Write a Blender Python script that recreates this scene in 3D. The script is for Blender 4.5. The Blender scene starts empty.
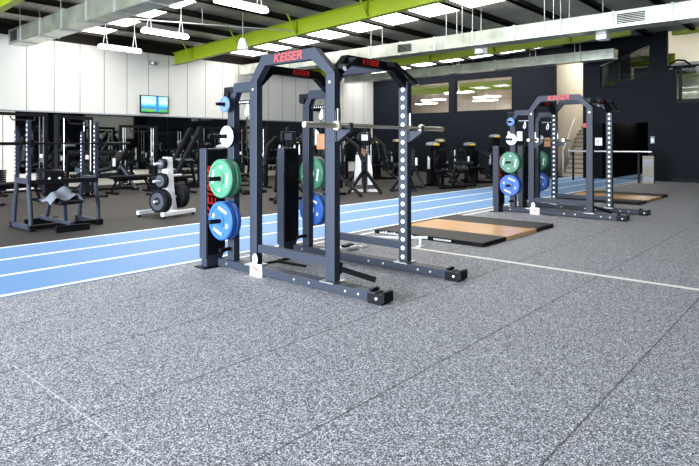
import bpy, bmesh, math, random
from mathutils import Vector, Matrix
random.seed(7)
C = bpy.context.scene.collection
SC = bpy.context.scene
PI = math.pi

# ------------------------------------------------------------------ camera, world, light, exposure
F_PX, TH = 568.0, math.atan(496.5/568.0)
cam = bpy.data.cameras.new('camera'); cam_o = bpy.data.objects.new('camera', cam); C.objects.link(cam_o)
cam.sensor_fit = 'HORIZONTAL'; cam.sensor_width = 36.0; cam.lens = F_PX/699.0*36.0
cam.shift_y = -90.0/699.0
cam.clip_start = 0.05; cam.clip_end = 200
cam_o.location = (0, 0, 1.35)
cam_o.rotation_euler = (PI/2, 0, TH - PI/2)
SC.camera = cam_o

SC.view_settings.view_transform = 'Standard'
SC.view_settings.look = 'None'
SC.view_settings.gamma = 1.0
SC.view_settings.use_curve_mapping = False
SC.view_settings.exposure = 0.7
SC.cycles.max_bounces = 8
SC.cycles.transparent_max_bounces = 8
SC.cycles.sample_clamp_indirect = 6.0

W = bpy.data.worlds.new('world'); SC.world = W; W.use_nodes = True
W.node_tree.nodes['Background'].inputs[0].default_value = (0.75, 0.85, 1.0, 1)
W.node_tree.nodes['Background'].inputs[1].default_value = 0.6

def area(name, loc, rot, sx, sy, watts, col):
    l = bpy.data.lights.new(name, 'AREA'); l.shape = 'RECTANGLE'; l.size = sx; l.size_y = sy
    l.energy = watts; l.color = col
    o = bpy.data.objects.new(name, l); o.location = loc; o.rotation_euler = rot; C.objects.link(o); return o
# daylight through the wide roller-door openings behind the camera
area('door_daylight', (-10.5, 5.2, 2.6), (PI/2, 0, -PI/2), 14, 5.0, 7400, (0.82, 0.90, 1.0))

# ------------------------------------------------------------------ materials
def nt(m):
    m.use_nodes = True; return m.node_tree, m.node_tree.nodes, m.node_tree.links
def mat(name, col, rough=0.5, metal=0.0, vary=0.0, scale=20.0, spec=0.5, bump=0.0):
    m = bpy.data.materials.new(name); t, n, l = nt(m); b = n['Principled BSDF']
    b.inputs['Roughness'].default_value = rough; b.inputs['Metallic'].default_value = metal
    b.inputs['Specular IOR Level'].default_value = spec
    b.inputs['Base Color'].default_value = (*col, 1)
    tc = n.new('ShaderNodeTexCoord'); nz = n.new('ShaderNodeTexNoise'); nz.inputs['Scale'].default_value = scale
    nz.inputs['Detail'].default_value = 4
    l.new(tc.outputs['Object'], nz.inputs['Vector'])
    if vary:
        mx = n.new('ShaderNodeMix'); mx.data_type = 'RGBA'
        mx.inputs[6].default_value = (*[c*(1-vary) for c in col], 1)
        mx.inputs[7].default_value = (*[min(1, c*(1+vary)) for c in col], 1)
        l.new(nz.outputs['Fac'], mx.inputs[0]); l.new(mx.outputs[2], b.inputs['Base Color'])
    if bump:
        bp = n.new('ShaderNodeBump'); bp.inputs['Strength'].default_value = bump; bp.inputs['Distance'].default_value = 0.01
        l.new(nz.outputs['Fac'], bp.inputs['Height']); l.new(bp.outputs[0], b.inputs['Normal'])
    return m
def emit(name, col, s):
    m = bpy.data.materials.new(name); t, n, l = nt(m)
    e = n.new('ShaderNodeEmission'); e.inputs[0].default_value = (*col, 1); e.inputs[1].default_value = s
    l.new(e.outputs[0], n['Material Output'].inputs[0]); return m

M = dict(
    navy=mat('slate_powder_coat', (0.023, 0.028, 0.041), 0.42, 0, 0.12, 40, 0.2),
    black=mat('black_powder_coat', (0.004, 0.004, 0.005), 0.5, 0, 0.2, 40, 0.12),
    satin=mat('black_satin', (0.005, 0.005, 0.006), 0.4, spec=0.15),
    rubber=mat('black_rubber', (0.008, 0.009, 0.011), 0.7, 0, 0.3, 30, 0.12),
    pad=mat('black_vinyl', (0.004, 0.0045, 0.006), 0.5, 0, 0.2, 25, 0.12),
    chrome=mat('steel', (0.60, 0.55, 0.46), 0.33, 0.75, 0.1, 30),
    brushed=mat('brushed_steel', (0.45, 0.45, 0.44), 0.35, 1.0, 0.25, 12),
    galv=mat('galvanised_sheet', (0.60, 0.62, 0.55), 0.32, 0.8, 0.6, 2.2),
    galvd=mat('galvanised_edge', (0.40, 0.42, 0.40), 0.5, 0.6, 0.2, 6.0),
    white=mat('white_enamel', (0.80, 0.81, 0.82), 0.35, 0, 0.04),
    sticker=mat('white_marking', (0.85, 0.86, 0.88), 0.5, 0, 0.05),
    cream=mat('cream_panel', (0.70, 0.66, 0.57), 0.6, 0, 0.04, 2),
    green=mat('green_bumper', (0.040, 0.165, 0.095), 0.45, 0, 0.12, 15),
    blue=mat('blue_bumper', (0.016, 0.085, 0.33), 0.45, 0, 0.12, 15),
    lightblue=mat('light_blue_disc', (0.07, 0.14, 0.32), 0.5, 0, 0.1),
    red=mat('red_lettering', (0.75, 0.03, 0.02), 0.45, 0, 0.05),
    yellow=mat('yellow_label', (0.85, 0.55, 0.04), 0.5, 0, 0.05),
    lime=mat('lime_paint', (0.27, 0.36, 0.006), 0.45, 0, 0.08, 2),
    purlin=mat('dark_purlin', (0.010, 0.008, 0.006), 0.7, 0, 0.2, 3, 0.15),
    char=mat('charcoal_paint', (0.006, 0.0078, 0.0115), 0.6, 0, 0.12, 1.5, 0.08),
    chard=mat('charcoal_dark', (0.003, 0.003, 0.004), 0.6, 0, 0.1, 3, 0.05),
    grey=mat('grey_plastic', (0.22, 0.23, 0.25), 0.5, 0, 0.1),
    towel=mat('grey_towel', (0.11, 0.125, 0.145), 0.9, 0, 0.35, 40, bump=0.6),
    iron=mat('iron_grey', (0.06, 0.07, 0.09), 0.5, 0.2, 0.2),
    brown=mat('tan_leather', (0.30, 0.14, 0.06), 0.6, 0, 0.2),
    stair=mat('brown_tread', (0.10, 0.075, 0.055), 0.7, 0, 0.2, 5),
    stairl=mat('tan_riser', (0.34, 0.28, 0.20), 0.7, 0, 0.15, 5),
    teal=mat('teal_panel', (0.05, 0.16, 0.18), 0.5, 0, 0.1),
    pink=mat('red_call_point', (0.65, 0.08, 0.10), 0.5, 0, 0.05),
    amber=mat('dim_ochre', (0.045, 0.04, 0.008), 0.6, 0, 0.1),
    glow_lamp=emit('lamp_diffuser', (1.0, 0.97, 0.90), 12.0),
    glow_sky=emit('daylit_skylight', (1.0, 0.98, 0.95), 7.0),
    glow_dim=emit('small_lamp', (1.0, 0.95, 0.88), 2.5),
    glow_console=emit('dim_console_screen', (0.4, 0.5, 0.7), 0.12),
    glow_screen=emit('console_screen', (0.55, 0.65, 1.0), 1.2),
)

def floor_mat():
    m = bpy.data.materials.new('speckled_rubber_floor'); t, n, l = nt(m); b = n['Principled BSDF']
    tc = n.new('ShaderNodeTexCoord')
    def math_(op, a, bb, clamp=False):
        x = n.new('ShaderNodeMath'); x.operation = op; x.use_clamp = clamp
        for i, v in enumerate((a, bb)):
            if v is None: continue
            if isinstance(v, (int, float)): x.inputs[i].default_value = v
            else: l.new(v, x.inputs[i])
        return x.outputs[0]
    def mix(f, a, bb):
        x = n.new('ShaderNodeMix'); x.data_type = 'RGBA'
        l.new(f, x.inputs[0])
        for i, v in ((6, a), (7, bb)):
            if isinstance(v, tuple): x.inputs[i].default_value = (*v, 1)
            else: l.new(v, x.inputs[i])
        return x.outputs[2]
    v = n.new('ShaderNodeTexVoronoi'); v.inputs['Scale'].default_value = 185; v.inputs['Randomness'].default_value = 1
    l.new(tc.outputs['Object'], v.inputs['Vector'])
    sep = n.new('ShaderNodeSeparateColor'); l.new(v.outputs['Color'], sep.inputs[0])
    cr = n.new('ShaderNodeValToRGB'); e = cr.color_ramp; e.interpolation = 'CONSTANT'
    e.elements[0].position = 0; e.elements[0].color = (0.085, 0.085, 0.094, 1)
    e.elements[1].position = 0.38; e.elements[1].color = (0.20, 0.20, 0.216, 1)
    for p, c in ((0.60, (0.37, 0.37, 0.393)), (0.84, (0.70, 0.70, 0.73))):
        k = e.elements.new(p); k.color = (*c, 1)
    l.new(sep.outputs[0], cr.inputs[0])
    big = n.new('ShaderNodeTexNoise'); big.inputs['Scale'].default_value = 0.7; big.inputs['Detail'].default_value = 5
    l.new(tc.outputs['Object'], big.inputs['Vector'])
    s = n.new('ShaderNodeSeparateXYZ'); l.new(tc.outputs['Object'], s.inputs[0])
    X, Y = s.outputs[0], s.outputs[1]
    # plain dark brown past the track: its dimmer, warmer light painted into the colour
    far = math_('GREATER_THAN', Y, 8.0)
    col = mix(far, cr.outputs[0], (0.042, 0.037, 0.033))
    # roll joints, along the track every 0.92 m
    yy = math_('MODULO', math_('ADD', Y, 0.02+9.2), 0.925)
    near = math_('LESS_THAN', yy, 0.012)
    wob = math_('GREATER_THAN', big.outputs['Fac'], 0.36)
    seam = math_('MULTIPLY', near, wob)
    col = mix(math_('MULTIPLY', seam, 0.62), col, (0.02, 0.02, 0.022))
    # roll ends (bright joint)
    je = math_('MULTIPLY', math_('LESS_THAN', math_('ABSOLUTE', math_('SUBTRACT', X, 1.254), None), 0.0028),
               math_('LESS_THAN', math_('ABSOLUTE', math_('SUBTRACT', Y, 2.9), None), 0.92))
    col = mix(math_('MULTIPLY', je, 0.55), col, (0.75, 0.76, 0.8))
    # painted white court lines
    a = math_('MULTIPLY', math_('LESS_THAN', math_('ABSOLUTE', math_('SUBTRACT', X, 6.05), None), 0.04),
              math_('LESS_THAN', Y, 5.42))
    bb = math_('LESS_THAN', math_('ABSOLUTE', math_('SUBTRACT', Y, 5.385), None), 0.03)
    bb = math_('MULTIPLY', bb, math_('GREATER_THAN', X, 3.9))
    ln = math_('MAXIMUM', a, bb)
    col = mix(ln, col, (0.80, 0.79, 0.74))
    l.new(col, b.inputs['Base Color'])
    b.inputs['Roughness'].default_value = 0.7
    b.inputs['Specular IOR Level'].default_value = 0.18
    bp = n.new('ShaderNodeBump'); bp.inputs['Strength'].default_value = 0.25; bp.inputs['Distance'].default_value = 0.004
    l.new(sep.outputs[1], bp.inputs['Height']); l.new(bp.outputs[0], b.inputs['Normal'])
    return m

def track_mat():
    m = bpy.data.materials.new('blue_track'); t, n, l = nt(m); b = n['Principled BSDF']
    tc = n.new('ShaderNodeTexCoord'); s = n.new('ShaderNodeSeparateXYZ'); l.new(tc.outputs['Object'], s.inputs[0])
    acc = None
    for y in (5.58, 6.43, 7.30, 8.14):
        d = n.new('ShaderNodeMath'); d.operation = 'SUBTRACT'; l.new(s.outputs[1], d.inputs[0]); d.inputs[1].default_value = y
        a = n.new('ShaderNodeMath'); a.operation = 'ABSOLUTE'; l.new(d.outputs[0], a.inputs[0])
        k = n.new('ShaderNodeMath'); k.operation = 'LESS_THAN'; l.new(a.outputs[0], k.inputs[0]); k.inputs[1].default_value = 0.036
        if acc is None: acc = k.outputs[0]
        else:
            q = n.new('ShaderNodeMath'); q.operation = 'MAXIMUM'; l.new(acc, q.inputs[0]); l.new(k.outputs[0], q.inputs[1]); acc = q.outputs[0]
    nz = n.new('ShaderNodeTexNoise'); nz.inputs['Scale'].default_value = 2.0; nz.inputs['Detail'].default_value = 6; l.new(tc.outputs['Object'], nz.inputs['Vector'])
    c1 = n.new('ShaderNodeMix'); c1.data_type = 'RGBA'; c1.inputs[6].default_value = (0.115, 0.25, 0.48, 1); c1.inputs[7].default_value = (0.135, 0.28, 0.52, 1)
    l.new(nz.outputs['Fac'], c1.inputs[0])
    c2 = n.new('ShaderNodeMix'); c2.data_type = 'RGBA'; l.new(acc, c2.inputs[0]); l.new(c1.outputs[2], c2.inputs[6]); c2.inputs[7].default_value = (0.86, 0.87, 0.88, 1)
    l.new(c2.outputs[2], b.inputs['Base Color']); b.inputs['Roughness'].default_value = 0.6
    return m

def panel_mat(name, col, axis, start, step, width, dark):
    m = mat(name, col, 0.55, 0, 0.03, 1.5); t, n, l = nt(m); b = n['Principled BSDF']
    src = b.inputs['Base Color'].links[0].from_socket
    tc = n.new('ShaderNodeTexCoord'); s = n.new('ShaderNodeSeparateXYZ'); l.new(tc.outputs['Object'], s.inputs[0])
    a = n.new('ShaderNodeMath'); a.operation = 'SUBTRACT'; l.new(s.outputs[axis], a.inputs[0]); a.inputs[1].default_value = start - 40*step
    q = n.new('ShaderNodeMath'); q.operation = 'MODULO'; l.new(a.outputs[0], q.inputs[0]); q.inputs[1].default_value = step
    k = n.new('ShaderNodeMath'); k.operation = 'LESS_THAN'; l.new(q.outputs[0], k.inputs[0]); k.inputs[1].default_value = width
    mx = n.new('ShaderNodeMix'); mx.data_type = 'RGBA'; l.new(k.outputs[0], mx.inputs[0]); l.new(src, mx.inputs[6]); mx.inputs[7].default_value = (*dark, 1)
    l.new(mx.outputs[2], b.inputs['Base Color']); return m

def wood_mat():
    m = bpy.data.materials.new('maple_boards'); t, n, l = nt(m); b = n['Principled BSDF']
    tc = n.new('ShaderNodeTexCoord'); mp = n.new('ShaderNodeMapping'); mp.inputs['Scale'].default_value = (14, 1.2, 1)
    l.new(tc.outputs['Object'], mp.inputs[0]); nz = n.new('ShaderNodeTexNoise'); nz.inputs['Scale'].default_value = 2.2; nz.inputs['Detail'].default_value = 6
    l.new(mp.outputs[0], nz.inputs['Vector'])
    cr = n.new('ShaderNodeValToRGB'); cr.color_ramp.elements[0].position = 0.3; cr.color_ramp.elements[0].color = (0.70, 0.36, 0.14, 1)
    cr.color_ramp.elements[1].position = 0.75; cr.color_ramp.elements[1].color = (0.85, 0.53, 0.27, 1)
    l.new(nz.outputs['Fac'], cr.inputs[0]); l.new(cr.outputs[0], b.inputs['Base Color']); b.inputs['Roughness'].default_value = 0.22
    return m

def glass_mat(name, tint, refl, rough=0.02):
    m = bpy.data.materials.new(name); t, n, l = nt(m); n.remove(n['Principled BSDF'])
    a = n.new('ShaderNodeBsdfTransparent'); a.inputs[0].default_value = (*tint, 1)
    g = n.new('ShaderNodeBsdfGlossy'); g.inputs['Roughness'].default_value = rough; g.inputs[0].default_value = (1, 1, 1, 1)
    x = n.new('ShaderNodeMixShader'); x.inputs[0].default_value = refl
    l.new(a.outputs[0], x.inputs[1]); l.new(g.outputs[0], x.inputs[2]); l.new(x.outputs[0], n['Material Output'].inputs[0]); return m

def screen_mat():
    m = bpy.data.materials.new('tv_picture'); t, n, l = nt(m); n.remove(n['Principled BSDF'])
    tc = n.new('ShaderNodeTexCoord'); s = n.new('ShaderNodeSeparateXYZ'); l.new(tc.outputs['Generated'], s.inputs[0])
    nz = n.new('ShaderNodeTexNoise'); nz.inputs['Scale'].default_value = 5; l.new(tc.outputs['Generated'], nz.inputs['Vector'])
    ad = n.new('ShaderNodeMath'); ad.operation = 'MULTIPLY_ADD'; l.new(nz.outputs['Fac'], ad.inputs[0]); ad.inputs[1].default_value = 0.30; l.new(s.outputs[2], ad.inputs[2])
    cr = n.new('ShaderNodeValToRGB'); e = cr.color_ramp
    e.elements[0].position = 0.20; e.elements[0].color = (0.03, 0.32, 0.12, 1)
    e.elements[1].position = 1.0; e.elements[1].color = (0.35, 0.65, 0.95, 1)
    for p, c in ((0.30, (0.22, 0.45, 0.05)), (0.37, (0.02, 0.18, 0.5)), (0.6, (0.12, 0.5, 0.95)), (0.8, (0.55, 0.8, 1.0))):
        k = e.elements.new(p); k.color = (*c, 1)
    l.new(ad.outputs[0], cr.inputs[0])
    # dark building shape right of the middle
    d = n.new('ShaderNodeMath'); d.operation = 'SUBTRACT'; l.new(s.outputs[0], d.inputs[0]); d.inputs[1].default_value = 0.60
    a = n.new('ShaderNodeMath'); a.operation = 'ABSOLUTE'; l.new(d.outputs[0], a.inputs[0])
    k = n.new('ShaderNodeMath'); k.operation = 'LESS_THAN'; l.new(a.outputs[0], k.inputs[0]); k.inputs[1].default_value = 0.05
    mx = n.new('ShaderNodeMix'); mx.data_type = 'RGBA'; l.new(k.outputs[0], mx.inputs[0]); l.new(cr.outputs[0], mx.inputs[6]); mx.inputs[7].default_value = (0.03, 0.2, 0.6, 1)
    em = n.new('ShaderNodeEmission'); em.inputs[1].default_value = 1.1; l.new(mx.outputs[2], em.inputs[0]); l.new(em.outputs[0], n['Material Output'].inputs[0]); return m

def roof_mat():
    m = mat('foil_roof_sheet', (0.36, 0.35, 0.32), 0.5, 0.35, 0.45, 1.6)
    t, n, l = nt(m); b = n['Principled BSDF']
    tc = n.new('ShaderNodeTexCoord'); wv = n.new('ShaderNodeTexWave'); wv.bands_direction = 'X'; wv.inputs['Scale'].default_value = 1.6
    l.new(tc.outputs['Object'], wv.inputs['Vector']); bp = n.new('ShaderNodeBump'); bp.inputs['Strength'].default_value = 0.4; bp.inputs['Distance'].default_value = 0.03
    l.new(wv.outputs['Fac'], bp.inputs['Height']); l.new(bp.outputs[0], b.inputs['Normal']); return m

M['floor'] = floor_mat(); M['track'] = track_mat(); M['wood'] = wood_mat(); M['screen'] = screen_mat(); M['roof'] = roof_mat()
M['wallpanel'] = panel_mat('white_wall_panels', (0.52, 0.515, 0.48), 0, 6.23, 0.764, 0.022, (0.12, 0.12, 0.12))
M['tanpanel'] = panel_mat('tan_wall_panels', (0.62, 0.49, 0.36), 1, 0.3, 0.9, 0.02, (0.25, 0.2, 0.15))
M['mirror'] = mat('dark_mirror', (0.46, 0.48, 0.47), 0.03, 1.0)
M['pane'] = glass_mat('window_glass', (0.92, 0.92, 0.92), 0.06)
M['bronze'] = mat('dull_bronze_mesh', (0.16, 0.14, 0.11), 0.5, 0.5, 0.3, 30)
M['smoked'] = glass_mat('smoked_glass', (0.45, 0.46, 0.46), 0.05)
M['clear'] = glass_mat('clear_glass', (0.80, 0.84, 0.84), 0.10)

# ------------------------------------------------------------------ mesh helpers
class MB:
    def __init__(s): s.b = bmesh.new()
    def box(s, x0, x1, y0, y1, z0, z1, bev=0.0, M4=None):
        b = bmesh.new() if bev else s.b
        v = [b.verts.new((x, y, z)) for x in (x0, x1) for y in (y0, y1) for z in (z0, z1)]
        for f in ((0,1,3,2),(4,6,7,5),(0,4,5,1),(2,3,7,6),(0,2,6,4),(1,5,7,3)): b.faces.new([v[i] for i in f])
        if bev:
            bmesh.ops.bevel(b, geom=list(b.edges), offset=bev, segments=2, affect='EDGES', profile=0.5)
            if M4 is not None: bmesh.ops.transform(b, matrix=M4, verts=b.verts)
            s.absorb(b)
        elif M4 is not None: bmesh.ops.transform(b, matrix=M4, verts=v)
        return s
    def absorb(s, b):
        me = bpy.data.meshes.new('tmp'); b.to_mesh(me); b.free(); s.b.from_mesh(me); bpy.data.meshes.remove(me)
    def bar(s, p, q, w, h, bev=0.0):
        """rectangular bar from p to q, w wide sideways, h high"""
        p, q = Vector(p), Vector(q); d = (q-p); L = d.length; d.normalize()
        up = Vector((0,0,1)) if abs(d.z) < 0.95 else Vector((1,0,0))
        x = d.cross(up).normalized(); u = x.cross(d).normalized()
        m = Matrix(((d.x,x.x,u.x,p.x),(d.y,x.y,u.y,p.y),(d.z,x.z,u.z,p.z),(0,0,0,1)))
        return s.box(0, L, -w/2, w/2, -h/2, h/2, bev, m)
    def cyl(s, p, q, r, n=14, r2=None):
        p, q = Vector(p), Vector(q); d = (q-p).normalized(); r2 = r if r2 is None else r2
        a = d.orthogonal().normalized(); c = d.cross(a)
        A = [s.b.verts.new(p + (a*math.cos(2*PI*i/n) + c*math.sin(2*PI*i/n))*r) for i in range(n)]
        B = [s.b.verts.new(q + (a*math.cos(2*PI*i/n) + c*math.sin(2*PI*i/n))*r2) for i in range(n)]
        for i in range(n): s.b.faces.new((A[i], A[(i+1)%n], B[(i+1)%n], B[i]))
        s.b.faces.new(A[::-1]); s.b.faces.new(B); return s
    def tube(s, pts, r, n=10):
        pts = [Vector(p) for p in pts]; rings = []; a = None
        for i, p in enumerate(pts):
            d = ((pts[min(i+1, len(pts)-1)] - pts[max(i-1, 0)])).normalized()
            if a is None: a = d.orthogonal().normalized()
            a = (a - d*a.dot(d)).normalized(); c = d.cross(a)
            rings.append([s.b.verts.new(p + (a*math.cos(2*PI*k/n) + c*math.sin(2*PI*k/n))*r) for k in range(n)])
        for A, B in zip(rings, rings[1:]):
            for k in range(n): s.b.faces.new((A[k], A[(k+1)%n], B[(k+1)%n], B[k]))
        s.b.faces.new(rings[0][::-1]); s.b.faces.new(rings[-1]); return s
    def ring(s, o, ax, prof, n=32):
        """lathe a closed profile [(radius, along)] about the axis through o along ax"""
        o, d = Vector(o), Vector(ax).normalized(); a = d.orthogonal().normalized(); c = d.cross(a)
        R = [[s.b.verts.new(o + d*t + (a*math.cos(2*PI*i/n) + c*math.sin(2*PI*i/n))*r) for r, t in prof] for i in range(n)]
        m = len(prof)
        for i in range(n):
            for k in range(m):
                s.b.faces.new((R[i][k], R[(i+1)%n][k], R[(i+1)%n][(k+1)%m], R[i][(k+1)%m]))
        return s
    def prism(s, poly, lo, hi, axis):
        """extrude a 2-D polygon along axis 'x' (poly in y,z), 'y' (x,z) or 'z' (x,y)"""
        f = dict(x=lambda p, t: (t, p[0], p[1]), y=lambda p, t: (p[0], t, p[1]), z=lambda p, t: (p[0], p[1], t))[axis]
        A = [s.b.verts.new(f(p, lo)) for p in poly]; B = [s.b.verts.new(f(p, hi)) for p in poly]; n = len(poly)
        for i in range(n): s.b.faces.new((A[i], A[(i+1)%n], B[(i+1)%n], B[i]))
        s.b.faces.new(A[::-1]); s.b.faces.new(B); return s
    def ball(s, c, r, sx=1, sy=1, sz=1, u=14, v=8):
        m = Matrix.Translation(c) @ Matrix.Diagonal((sx, sy, sz, 1))
        bmesh.ops.create_uvsphere(s.b, u_segments=u, v_segments=v, radius=r, matrix=m); return s
    def build(s, name, m, parent=None, smooth=False):
        bmesh.ops.recalc_face_normals(s.b, faces=s.b.faces)
        me = bpy.data.meshes.new(name); s.b.to_mesh(me); s.b.free()
        o = bpy.data.objects.new(name, me); C.objects.link(o); me.materials.append(m if not isinstance(m, str) else M[m])
        if smooth:
            for p in me.polygons: p.use_smooth = True
        if parent is not None: o.parent = parent
        return o

def tag(o, label=None, cat=None, group=None, kind=None):
    if label: o['label'] = label
    if cat: o['category'] = cat
    if group: o['group'] = group
    if kind: o['kind'] = kind
    return o
def thing(name, label, cat, loc=(0,0,0), rz=0.0, group=None):
    o = bpy.data.objects.new(name, None); C.objects.link(o); o.location = loc; o.rotation_euler = (0, 0, rz)
    o.empty_display_size = 0.2
    return tag(o, label, cat, group)
def struct(mb, name, m): return tag(mb.build(name, m), kind='structure')
def copy_tree(o, parent=None, label=None, group=None):
    c = o.copy(); C.objects.link(c); c.parent = parent
    if label: c['label'] = label
    if group: c['group'] = group
    for ch in list(o.children): copy_tree(ch, c)
    return c
def letters(text, size, m, name, parent, origin, right, up, depth=0.003, shear=0.0, bold=0.0, stretch=1.0):
    cu = bpy.data.curves.new('tmp_text', 'FONT'); cu.body = text; cu.size = size; cu.extrude = depth/2; cu.shear = shear; cu.offset = bold
    cu.align_x = 'CENTER'; cu.align_y = 'CENTER'
    to = bpy.data.objects.new('tmp_text', cu); C.objects.link(to)
    dg = bpy.context.evaluated_depsgraph_get(); me = bpy.data.meshes.new_from_object(to.evaluated_get(dg))
    bpy.data.objects.remove(to); bpy.data.curves.remove(cu)
    r, u = Vector(right).normalized(), Vector(up).normalized(); w = r.cross(u)
    o_ = Vector(origin)
    mt = Matrix(((r.x, u.x, w.x, o_.x), (r.y, u.y, w.y, o_.y), (r.z, u.z, w.z, o_.z), (0, 0, 0, 1))) @ Matrix.Diagonal((stretch, 1, 1, 1))
    me.transform(mt); me.name = name; me.materials.clear(); me.materials.append(M[m] if isinstance(m, str) else m)
    o = bpy.data.objects.new(name, me); C.objects.link(o); o.parent = parent; return o

# ------------------------------------------------------------------ the setting
XB, YW = 22.3, 17.9          # end wall and side wall planes
ROOF0, PITCH = 4.74, 0.042
def roof_z(y): return ROOF0 + PITCH*(YW - y)

struct(MB().box(-12, 34, -4.2, 18.2, -0.15, 0.0), 'floor', 'floor')
struct(MB().box(-7, 31, 5.54, 8.18, 0.0, 0.008), 'floor_track', 'track')

# side wall: cream skirt below, mirrors, white panels above
struct(MB().box(-7.2, XB+.2, YW, YW+.2, 2.28, 4.42), 'wall_left', 'wallpanel')
struct(MB().box(-7.2, XB+.2, YW+.06, YW+.2, 0.0, 2.28), 'wall_left_lower', 'cream')
struct(MB().box(-7.2, XB+.2, YW+.02, YW+.2, 4.42, 5.1), 'wall_left_upper', 'purlin')
struct(MB().box(-7.2, XB, YW-.03, YW+.06, 2.26, 2.30), 'trim_1', 'grey')
mx = 5.95
k = 0
while mx < 22.0:
    w = min(2.42, 22.1-mx)
    t = tag(MB().box(mx, mx+w-.012, YW+.02, YW+.055, 0.46, 2.26).build('wall_mirror', 'mirror'), kind='structure'); mx += w; k += 1
struct(MB().box(-7.2, -7.0, -4.2, 18.2, 4.2, 6.0), 'wall_front', 'char')
struct(MB().box(-7.2, -7.0, 11.0, 18.2, 0, 4.2), 'wall_front_side', 'cream')
# wall across the hall (seen in the mirrors)
wl = MB()
wl.box(-7.2, -2.0, -4.2, -4.0, 0, 6); wl.box(-2.0, 5.2, -4.2, -4.0, 0, 6); wl.box(5.2, 17.6, -4.2, -4.0, 0, 6)
wl.box(17.6, 21.2, -4.2, -4.0, 0, 1.7); wl.box(17.6, 21.2, -4.2, -4.0, 3.3, 6); wl.box(21.2, XB, -4.2, -4.0, 0, 6)
struct(wl, 'wall_right', 'char')
struct(MB().box(17.6, 21.2, -4.16, -4.05, 1.7, 3.3), 'wall_right_panel', 'cream')

# end wall with its openings
def wall_x(x0, x1, yr, zr, holes):
    ys = sorted({yr[0], yr[1], *[h[0] for h in holes], *[h[1] for h in holes]}); zs = sorted({zr[0], zr[1], *[h[2] for h in holes], *[h[3] for h in holes]})
    mb = MB()
    for a, b in zip(ys, ys[1:]):
        z0 = None
        for c, d in zip(zs, zs[1:]):
            inside = any(h[0] < (a+b)/2 < h[1] and h[2] < (c+d)/2 < h[3] for h in holes)
            if not inside and z0 is None: z0 = c
            if inside and z0 is not None: mb.box(x0, x1, a, b, z0, c); z0 = None
        if z0 is not None: mb.box(x0, x1, a, b, z0, zs[-1])
    return mb
holes = [(15.95-2.45, 16.0, 2.70, 4.15), (10.47, 13.22, 2.72, 4.19), (7.60, 8.68, 0.0, 4.50), (5.33, 6.87, 0.0, 2.09)]
struct(wall_x(XB, XB+.2, (4.72, 18.1), (0, 5.6), holes + [(5.29, 6.97, 3.40, 4.82)]), 'wall_back', 'char')
# the slanted infill round the raked window
struct(MB().prism([(6.97, 4.82), (5.29, 4.82), (6.97, 4.25)], XB, XB+.2, 'x').prism([(6.97, 3.42), (5.29, 3.40), (5.29, 3.78)], XB, XB+.2, 'x'), 'wall_back_rake', 'char')
# low wall carrying the gallery railing
struct(wall_x(XB, XB+.2, (-4.2, 4.72), (0, 3.92), [(1.6, 4.45, 2.74, 3.92)]), 'wall_back_gallery', 'char')
struct(MB().box(XB-.02, XB, -4.0, 4.72, 0, 0.10), 'baseboard_back', 'black')
struct(MB().box(XB-.04, XB, 6.87, 7.55, 0, 2.1), 'door_1', 'chard')

# window frames and panes of the end wall
for i, (a, b, c, d) in enumerate(holes[:2]):
    w = thing('window_%d' % (i+1), None, None, (XB, (a+b)/2, c)); tag(w, kind='structure')
    yc = (a+b)/2
    fr = MB()
    for (y0, y1, z0, z1) in ((a, b, c, c+.05), (a, b, d-.05, d), (a, a+.05, c, d), (b-.05, b, c, d)): fr.box(0.02, 0.14, y0-yc, y1-yc, z0-c, z1-c)
    fr.build('window_frame', 'black', w); MB().box(.07, .08, a+.05-yc, b-.05-yc, .05, d-c-.05).build('pane', 'pane', w)
w = thing('window_3', None, None, (XB, 6.1, 3.4)); tag(w, kind='structure')
def rk(y, top): return (4.25 + (6.97-y)/1.68*0.57 if top else 3.42 + (6.97-y)/1.68*0.36) - 3.4
def quad(y0, y1): return [(y0-6.1, rk(y0, 0)), (y1-6.1, rk(y1, 0)), (y1-6.1, rk(y1, 1)), (y0-6.1, rk(y0, 1))]
MB().prism(quad(5.29, 6.97), .07, .08, 'x').build('pane', 'smoked', w)
MB().prism(quad(6.24, 6.34), -.01, .12, 'x').build('mullion', 'black', w)
MB().bar((.03, 6.97-6.1, rk(6.97, 1)), (.03, 5.29-6.1, rk(5.29, 1)), .06, .02).build('head_flashing', 'brushed', w)

# the room seen through the high windows
struct(MB().box(31, 31.2, 9.0, 24.0, 0, 5.6), 'wall_upper_room', 'tanpanel')
struct(MB().box(XB+.2, 31.2, 23.9, 24.1, 0, 5.6), 'wall_upper_room_left', 'tanpanel')
struct(MB().box(XB+.2, 31.2, 9.0, 24, 2.3, 2.4), 'floor_upper_room', 'stair')
struct(MB().box(XB+.2, 31.2, 9.0, 24.2, 5.55, 5.7), 'ceiling_upper_room', 'purlin')
struct(MB().box(25.6, 25.8, 9.1, 23.9, 3.95, 4.4), 'ceiling_beam', 'lime')
struct(MB().box(XB+.2, 31, 9.0, 9.1, 0, 5.6), 'wall_upper_room_side', 'tanpanel')
# stair hall
struct(MB().box(27.6, 27.8, 6.9, 9.0, 0, 5.6), 'wall_stair', 'cream')
struct(MB().box(XB+.2, 27.8, 8.92, 9.0, 0, 5.6), 'wall_stair_left', 'cream')
struct(MB().box(XB+.2, 27.8, 6.88, 6.98, 0, 5.6), 'wall_stair_right', 'cream')
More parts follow.
